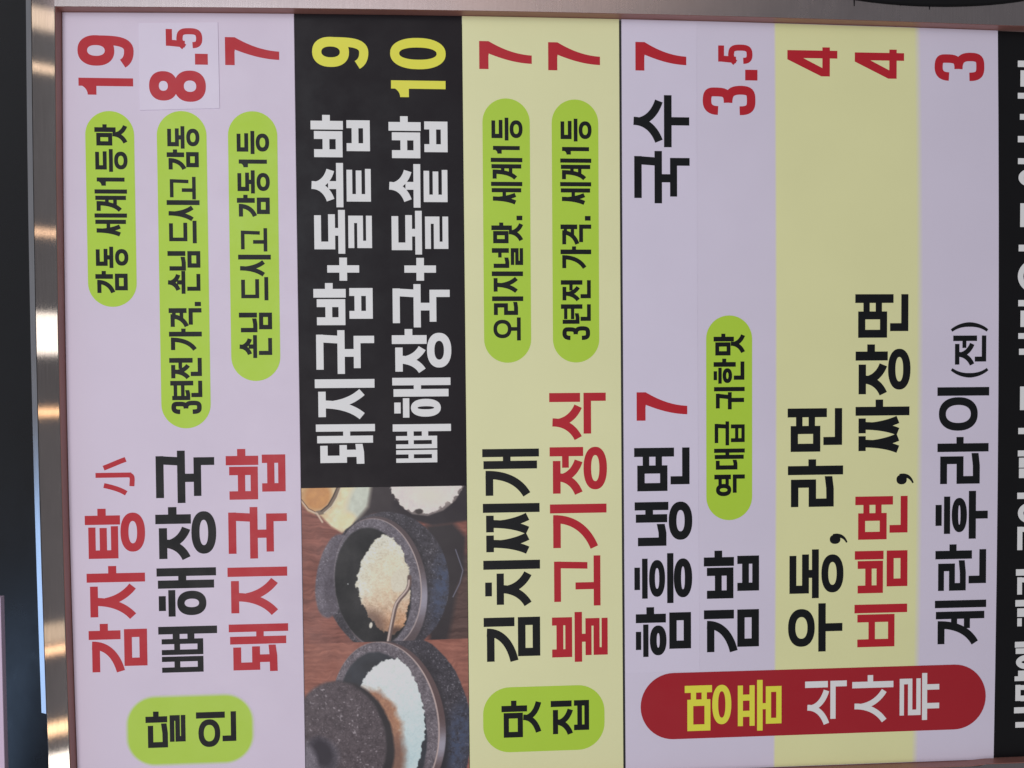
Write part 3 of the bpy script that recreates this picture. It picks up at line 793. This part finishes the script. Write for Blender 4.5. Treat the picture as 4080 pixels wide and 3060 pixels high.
# ------------------------------------------------------------------ printed picture of the stone pots
def vnoise(x, y, seed, octaves=4):
    out = np.zeros_like(x); amp = .5; tot = 0
    rs = np.random.RandomState(seed)
    for _ in range(octaves):
        tab = rs.rand(64, 64)
        xi = np.floor(x).astype(int); yi = np.floor(y).astype(int)
        fx = x - xi; fy = y - yi; fx = fx * fx * (3 - 2 * fx); fy = fy * fy * (3 - 2 * fy)
        g = lambda a, b: tab[a % 64, b % 64]
        out += amp * ((g(xi, yi) * (1 - fx) + g(xi + 1, yi) * fx) * (1 - fy) + (g(xi, yi + 1) * (1 - fx) + g(xi + 1, yi + 1) * fx) * fy)
        tot += amp; amp *= .55; x = x * 2.03 + 11.3; y = y * 2.03 + 5.7
    return out / tot
def paint():
    step = 3.0
    cols = np.arange(60, 1050, step); rows = np.arange(40, 1720, step)
    X, Y = np.meshgrid(cols, rows)
    img = np.zeros(X.shape + (3,))
    def put(mask, col):
        m = np.clip(mask, 0, 1)[..., None]
        c = np.array(col, float)
        img[:] = img * (1 - m) + c * m
    def ell(cx, cy, rx, ry, rot=0, soft=6, wob=0, seed=1, ws=30):
        a = math.radians(rot); dx, dy = X - cx, Y - cy
        u = (dx * math.cos(a) + dy * math.sin(a)) / rx; v = (-dx * math.sin(a) + dy * math.cos(a)) / ry
        r = np.sqrt(u * u + v * v)
        if wob: r = r + (vnoise(X / ws, Y / ws, seed, 3) - .5) * wob
        return np.clip((1 - r) * min(rx, ry) / soft + .5, 0, 1)
    def poly(pts, soft=6, wob=0, seed=2, ws=14):
        P = np.array(pts, float); px, py = X, Y
        if wob:
            px = X + (vnoise(X / ws, Y / ws, seed, 3) - .5) * wob; py = Y + (vnoise(X / ws + 9, Y / ws + 4, seed + 1, 3) - .5) * wob
        ins = np.zeros(X.shape, bool); dist = np.full(X.shape, 1e9)
        for i in range(len(P)):
            (x0, y0), (x1, y1) = P[i], P[(i + 1) % len(P)]
            cond = ((y0 > py) != (y1 > py))
            xi = (x1 - x0) * (py - y0) / ((y1 - y0) if y1 != y0 else 1e-9) + x0
            ins ^= cond & (px < xi)
            L = (x1 - x0) ** 2 + (y1 - y0) ** 2 + 1e-9
            t = np.clip(((px - x0) * (x1 - x0) + (py - y0) * (y1 - y0)) / L, 0, 1)
            dist = np.minimum(dist, np.hypot(px - x0 - t * (x1 - x0), py - y0 - t * (y1 - y0)))
        sd = np.where(ins, dist, -dist)
        return np.clip(sd / soft + .5, 0, 1)
    def line(pts, w, soft=3):
        dist = np.full(X.shape, 1e9)
        for (x0, y0), (x1, y1) in zip(pts[:-1], pts[1:]):
            L = (x1 - x0) ** 2 + (y1 - y0) ** 2 + 1e-9
            t = np.clip(((X - x0) * (x1 - x0) + (Y - y0) * (y1 - y0)) / L, 0, 1)
            dist = np.minimum(dist, np.hypot(X - x0 - t * (x1 - x0), Y - y0 - t * (y1 - y0)))
        return np.clip((w / 2 - dist) / soft + .5, 0, 1)
    def mix(a, b, t): return np.array(a, float) * (1 - t[..., None]) + np.array(b, float) * t[..., None]
    n_f = vnoise(X / 7, Y / 7, 5, 3); n_m = vnoise(X / 24, Y / 24, 6, 4); n_l = vnoise(X / 90, Y / 90, 7, 3)
    speck = np.clip((vnoise(X / 8, Y / 8, 8, 2) - .68) * 5, 0, 1)
    speck2 = np.clip((vnoise(X / 15, Y / 15, 18, 2) - .72) * 6, 0, 1)
    grain = vnoise(X / 150 + n_l * 1.5, Y / 12 + n_l * 4, 9, 4)
    grain2 = vnoise(X / 60 + n_l, Y / 22 + n_l * 5, 10, 4)
    def stone(a, b, k=70): return mix(a, b, np.clip(n_m * .9 + (n_f - .5) * 1.1, 0, 1)) + speck[..., None] * k
    S = lambda c: np.clip(1.6 * (c - .5) + .5, 0, 1)
    wood = mix((98, 58, 51), (154, 98, 85), S(grain * .6 + grain2 * .4))
    img[:] = wood
    A = Y < 932
    # ---- upper picture
    put(poly([(900, 470), (1060, 440), (1060, 940), (880, 940)], 30), mix((58, 40, 38), (104, 80, 74), grain))
    put(poly([(430, 40), (1060, 40), (1060, 250), (930, 268), (820, 280), (640, 230), (480, 200), (380, 260), (330, 300)], 16), (43, 37, 42))
    put(poly([(780, 280), (935, 265), (1012, 350), (1000, 560), (960, 640), (935, 800), (900, 960), (800, 960)], 34), (48, 43, 46))
    put(line([(950, 420), (992, 540), (975, 610), (935, 690)], 5, 4), (112, 112, 128))
    # brass bowl
    t = np.clip((X - 90) / 420 + (Y - 180) / 900, 0, 1)
    brass = np.where((t < .45)[..., None], mix((188, 150, 106), (222, 208, 172), np.clip(t / .45, 0, 1)), mix((222, 208, 172), (120, 100, 92), np.clip((t - .55) / .42, 0, 1)))
    put(poly([(60, 40), (530, 40), (505, 130), (420, 230), (350, 285), (300, 312), (240, 275), (180, 215), (110, 190), (60, 130)], 14), brass + (n_m[..., None] - .5) * 40)
    put(ell(400, 130, 60, 130, 20, 40), mix((200, 206, 190), (176, 180, 166), n_m))
    put(ell(330, 250, 50, 55, 30, 30), mix((226, 214, 180), (214, 196, 150), n_m))
    put(poly([(470, 40), (620, 40), (580, 190), (470, 215), (370, 262), (450, 170)], 30), (50, 43, 46))
    put(ell(165, 105, 75, 80, 30, 30), mix((204, 150, 90), (178, 124, 80), n_m))
    put(line([(286, 50), (262, 110), (232, 160), (190, 194), (160, 200)], 26, 5), (120, 104, 90))
    put(line([(276, 50), (250, 108), (222, 156), (182, 188)], 6, 4), (48, 40, 40))
    put(line([(298, 50), (274, 112), (244, 162), (200, 200)], 5, 4), (222, 206, 180))
    put(line([(60, 110), (110, 180), (160, 202), (190, 250)], 10, 5), (196, 172, 150))
    put(line([(70, 118), (112, 172), (150, 192)], 4, 3), (88, 60, 46))
    # white rice bowl
    put(poly([(575, 40), (1010, 40), (950, 140), (880, 196), (790, 226), (700, 214), (640, 170), (600, 110)], 8), (118, 108, 106))
    put(poly([(580, 40), (1000, 40), (936, 130), (870, 186), (776, 216), (735, 190), (690, 200), (640, 160), (612, 130), (585, 85)], 6, 36, 21, 22), mix((196, 190, 190), (226, 214, 202), np.clip(n_m * .7 + n_f * .4, 0, 1)))
    put(ell(740, 200, 24, 14, 0, 6, .5, 3), (58, 50, 50))
    put(ell(800, 110, 90, 45, 10, 60), (222, 206, 192))
    # saucer, handle, pot
    blue = ell(868, 640, 55, 190, 8, 70)
    put(ell(560, 600, 352, 402, -6, 6, .02, 31), stone((44, 42, 47), (80, 76, 84), 60))
    put(blue * ell(560, 600, 352, 402, -6, 6) * np.clip(n_m * 1.4 + n_f * .8 - .5, 0, 1), (66, 76, 100))
    put(ell(640, 610, 150, 330, -6, 30) * .75, (38, 36, 40))
    put(ell(255, 555, 98, 240, 10, 7, .04, 33), stone((78, 72, 80), (116, 110, 120), 44))
    put(ell(262, 560, 56, 190, 10, 30), stone((70, 64, 72), (96, 90, 100), 30))
    put(ell(528, 618, 256, 398, -9, 6), mix((84, 72, 74), (146, 142, 154), np.clip(np.exp(-((Y - 700) / 120) ** 2) + (n_f - .5) * .2, 0, 1)))
    put(ell(506, 606, 246, 374, -9, 4), (176, 160, 156))
    put(ell(503, 606, 243, 372, -9, 5), stone((80, 75, 82), (124, 118, 126), 40))
    put(ell(478, 622, 214, 338, -9, 8, .02, 35), (30, 31, 33))
    rice = poly([(545, 328), (605, 356), (652, 440), (684, 540), (692, 690), (655, 850), (604, 894), (520, 866), (452, 786), (405, 690), (383, 605), (408, 486), (462, 388), (500, 345)], 7, 30, 41, 18)
    tt = np.clip((Y - 600) / 260 + (n_l - .5) * .9 + (X - 560) / 900, 0, 1)
    ricec = mix((214, 210, 192), (190, 146, 112), tt) + ((n_f - .5) * 56 + (n_m - .5) * 44)[..., None]
    put(rice, ricec)
    put(rice * ell(560, 560, 120, 150, 30, 90) * .3, mix((222, 200, 160), (208, 176, 130), n_m))
    put(ell(470, 830, 90, 70, 40, 60) * rice * .7, (92, 70, 62))
    put(ell(610, 880, 40, 30, 0, 30) * rice * .8, (70, 52, 48))
    put(ell(632, 590, 52, 70, 20, 10, .18, 43, 16), mix((196, 190, 168), (220, 212, 192), n_f))
    put(line([(685, 570), (685, 610), (676, 640), (657, 666), (634, 690), (614, 718), (602, 752), (592, 800), (580, 860), (566, 935)], 24, 5), (96, 78, 74))
    put(line([(683, 590), (680, 620), (671, 642), (652, 666), (629, 690), (609, 718), (597, 752), (587, 800), (575, 860), (561, 935)], 9, 5), (196, 178, 168))
    put(ell(465, 840, 9, 17, 10, 4), (206, 200, 186))
    put(ell(335, 603, 4, 4, 0, 3), (150, 150, 150))
    up = img.copy()
    # ---- lower picture
    img[:] = wood * .35 + mix((126, 78, 66), (172, 114, 96), S(grain * .5 + grain2 * .5)) * .65
    put(ell(690, 1420, 346, 520, -8, 6, .02, 51), stone((44, 42, 48), (78, 74, 82), 58))
    put(ell(960, 1520, 70, 190, 12, 80) * np.clip(n_m * 1.4 + n_f * .8 - .45, 0, 1), (66, 76, 100))
    put(ell(760, 1450, 150, 420, -6, 40) * .8, (36, 34, 38))
    put(ell(568, 1410, 322, 480, -9, 6), mix((88, 70, 70), (150, 146, 158), np.clip(np.exp(-((Y - 1540) / 90) ** 2) + (n_f - .5) * .2, 0, 1)))
    put(ell(548, 1402, 306, 470, -9, 4), (184, 164, 158))
    put(ell(544, 1402, 302, 468, -9, 5), stone((78, 72, 78), (130, 122, 128), 44))
    put(ell(530, 1420, 250, 430, -9, 8, .02, 53), mix((40, 42, 46), (58, 62, 70), n_l))
    rice = poly([(618, 1028), (682, 1088), (738, 1200), (770, 1340), (772, 1480), (735, 1640), (700, 1740), (560, 1740), (540, 1400), (400, 1200), (440, 1120), (520, 1052)], 6, 26, 61, 20)
    put(rice, mix((212, 216, 212), (188, 208, 210), np.clip((Y - 1050) / 550, 0, 1)) + ((n_f - .5) * 18 + (n_m - .5) * 16)[..., None])
    crust = poly([(400, 1185), (500, 1215), (590, 1290), (632, 1400), (646, 1520), (660, 1740), (540, 1740), (500, 1400)], 40, 40, 63, 40)
    put(crust * rice, mix((138, 96, 78), (186, 140, 108), np.clip(n_m + (n_f - .5) * .6, 0, 1)))
    put(ell(600, 1600, 60, 120, 0, 60) * rice * .6, (96, 74, 70))
    put(ell(330, 1500, 262, 352, -16, 14, .03, 65), (46, 43, 46))
    put(ell(290, 1490, 258, 340, -14, 16, .02, 67), stone((66, 58, 62), (98, 88, 92), 30) + speck2[..., None] * 60)
    put(ell(165, 1590, 120, 120, 0, 40), stone((70, 66, 74), (104, 98, 106), 40))
    put(ell(190, 1560, 58, 90, -25, 34), (48, 44, 52))
    put(ell(110, 1600, 50, 80, -10, 30), stone((92, 88, 96), (120, 114, 122), 30))
    low = img.copy()
    k = np.clip((Y - (938 - (X - 80) * .008)) / 3 + .5, 0, 1)[..., None]
    out = up * (1 - k) + low * k
    out = np.clip(out * .96 + out.mean(2, keepdims=True) * .02, 8, 240)
    lin = np.where(out / 255 <= .04045, out / 255 / 12.92, ((out / 255 + .055) / 1.055) ** 2.4) * GAIN
    return X, Y, np.clip(lin, 0, .86)

Xc, Yc, ink = paint()
# corners of the measured print area -> board millimetres (bilinear)
pc = np.array(PRINT_CORNERS)
u = (Xc / 1073.0)[..., None]; w = (Yc / 1659.0)[..., None]
pos = pc[0] * (1 - u) * (1 - w) + pc[1] * u * (1 - w) + pc[2] * u * w + pc[3] * (1 - u) * w
# the print ends at the edges of the black panel
wb, by = ln('wb'), ln('by')
ny, nx = Xc.shape
xr_ = EDGE['photo'][0][0]
gx = np.linspace(xr_, XL + .5, ny)
V = []
inkf = np.zeros((ny, nx, 3))
for i in range(ny):
    x = gx[i]
    zt, zb = wb(x) - .35, by(x) + .35
    zz = np.linspace(zt, zb, nx)
    # find picture coordinates of this row
    j = int(np.argmin(np.abs(pos[:, nx // 2, 0] - x)))
    row_z = pos[j, :, 1]
    for c in range(3): inkf[i, :, c] = np.interp(-zz, -row_z, ink[j, :, c])
    V += [(x * MM, YP - .00001, z * MM) for z in zz]
F = [[i * nx + k, (i + 1) * nx + k, (i + 1) * nx + k + 1, i * nx + k + 1] for i in range(ny - 1) for k in range(nx - 1)]
cc = np.concatenate([inkf.reshape(-1, 3), np.ones((ny * nx, 1))], 1)
tag(mesh_obj('printed_picture', V, F, M['picture'], upper_board, cc), 'printed photograph of stone pots of rice on a wooden table')


# ------------------------------------------------------------------ steel frame round the boards
frame = tag(root('sign_frame'), 'brushed stainless steel frame with brown inner edge round the menu boards', 'frame')
FD = -0.011
def prism(name, pts_yz_or_xy, a0, a1, axis, mat, parent):
    """constant section along an axis: section points (y mm, other mm)"""
    n = len(pts_yz_or_xy); V = []
    for a in (a0, a1):
        for (y, s) in pts_yz_or_xy:
            V.append((a * MM, y * MM, s * MM) if axis == 'x' else (s * MM, y * MM, a * MM))
    F = [[i, (i + 1) % n, n + (i + 1) % n, n + i] for i in range(n)] + [list(range(n)), list(range(2 * n - 1, n - 1, -1))]
    return mesh_obj(name, V, F, mat, parent)
def bar_between(name, inner, outer, xs, y0, y1, mat):
    """flat bar along X between two measured lines, front face at y0"""
    pts = [(x, inner(x)) for x in xs] + [(x, outer(x)) for x in reversed(xs)]
    return slab(name, pts, y0, y1 - y0, mat, frame, bev=.5)
lf, bo, co = ln('left'), ln('band_o'), ln('cham_o')
xs = list(np.linspace(-440, 430, 13))
tag(bar_between('top_rail', off(lf, .6), bo, xs, FD, .004, M['steel_x']), 'narrow brushed top rail')
# evenly brown inner wall of the frame, one strip per side
def lip_side(name, path, nrm, label):
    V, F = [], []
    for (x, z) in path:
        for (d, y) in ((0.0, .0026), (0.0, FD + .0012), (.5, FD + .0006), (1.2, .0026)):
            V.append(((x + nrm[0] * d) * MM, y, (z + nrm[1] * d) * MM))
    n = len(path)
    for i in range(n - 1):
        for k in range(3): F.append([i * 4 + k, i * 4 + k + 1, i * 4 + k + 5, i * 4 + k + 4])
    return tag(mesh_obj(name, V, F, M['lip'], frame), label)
lip_side('inner_lip', [(x, lf(x) + .15) for x in np.linspace(-397, 359, 13)], (0, 1), 'brown strip along the top edge of the boards')
tz = list(np.linspace(428.5, -640, 17))
def right_x(z): return top_x(max(z, -520)) + .25
lip_side('inner_lip', [(right_x(z), z) for z in tz], (1, 0), 'brown strip along the right edge of the boards')
lip_side('inner_lip', [(XL - .3 + (1.5 if z < -480 else 0), z) for z in (428, 0, -300, -470, -490, -640)], (-1, 0), 'brown strip along the left edge of the boards')
# right stile, left stile
pts = [(right_x(z) + .45, z) for z in reversed(tz)] + [(470, 428.5), (470, -640)]
tag(slab('side_stile', pts, FD, .015, M['steel_z'], frame, bev=.5), 'wide brushed right stile')
pts = [(-470, -640), (XL + .7, -640), (XL + .7, -485), (XL - .8, -478), (XL - .8, 428), (-470, 428)]
tag(slab('side_stile', pts, FD, .015, M['steel_z'], frame, bev=.5), 'wide brushed left stile')
# bevelled outer edge of the top rail, stops short at one end
V, F = [], []
ex = list(np.linspace(-312, 430, 12))
for x in ex:
    z0 = bo(x)
    for (y, z) in ((FD, z0 + .15), (FD + .0003, z0 + .6), (FD + .0029, co(x) + .4), (FD + .0035, co(x) + .7), (.004, co(x) + .7), (.004, z0 + .15)):
        V.append((x * MM, y, z * MM))
n = len(ex)
for i in range(n - 1):
    for k in range(6):
        a, b = k, (k + 1) % 6
        F.append([i * 6 + a, i * 6 + b, i * 6 + 6 + b, i * 6 + 6 + a])
F += [[5, 4, 3, 2, 1, 0], [(n - 1) * 6 + k for k in range(6)]]
tag(mesh_obj('bevel_edge', V, F, M['steel_edge'], frame), 'bright bevelled outer edge of the top rail')

# ------------------------------------------------------------------ things round the frame
slab_o = slab('dark_panel', [(-520, 440), (520, 440), (520, 760), (-520, 760)], .012, .004, M['dark_glass'])
for v in slab_o.data.vertices: v.co.y += .01 + (v.co.z - .44) * .42 + (v.co.x + .42) * .2         # leans back
tag(slab_o, 'dark glossy panel beyond the steel rail, at the left of the photo', 'panel')
z_s = 501.6
slab_o = slab('pale_board', [(-520, z_s - .6), (-205, z_s + .5), (-205, 640), (-520, 640)], .010, .006, M['pale'])
tag(slab_o, 'pale pinkish board edge beyond the dark panel, bottom left corner of the photo', 'board')
# black oval plate on the right stile
cover = tag(root('oval_cover'), 'black oval cover on the steel frame, at the top right of the photo', 'cover')
n = 64
oc = [(413.4 + 38 * math.cos(2 * math.pi * i / n), -424 + 160 * math.sin(2 * math.pi * i / n)) for i in range(n)]
slab('plate', oc, FD - .0025, .0025, M['rubber'], cover, bev=1.2)
for (x, z, w, h) in ((378.0, -343.5, 1.6, 8.0), (373.6, -421, 1.0, 3.0), (376.2, -391, .8, 2.2)):
    slab('drip', [(x - h * .5, z - w * .25), (x + h * .5, z - w * .5), (x + h * .5, z + w * .5), (x - h * .5, z + w * .25)], FD - .0004, .0004, M['rubber'], cover, bev=.08)
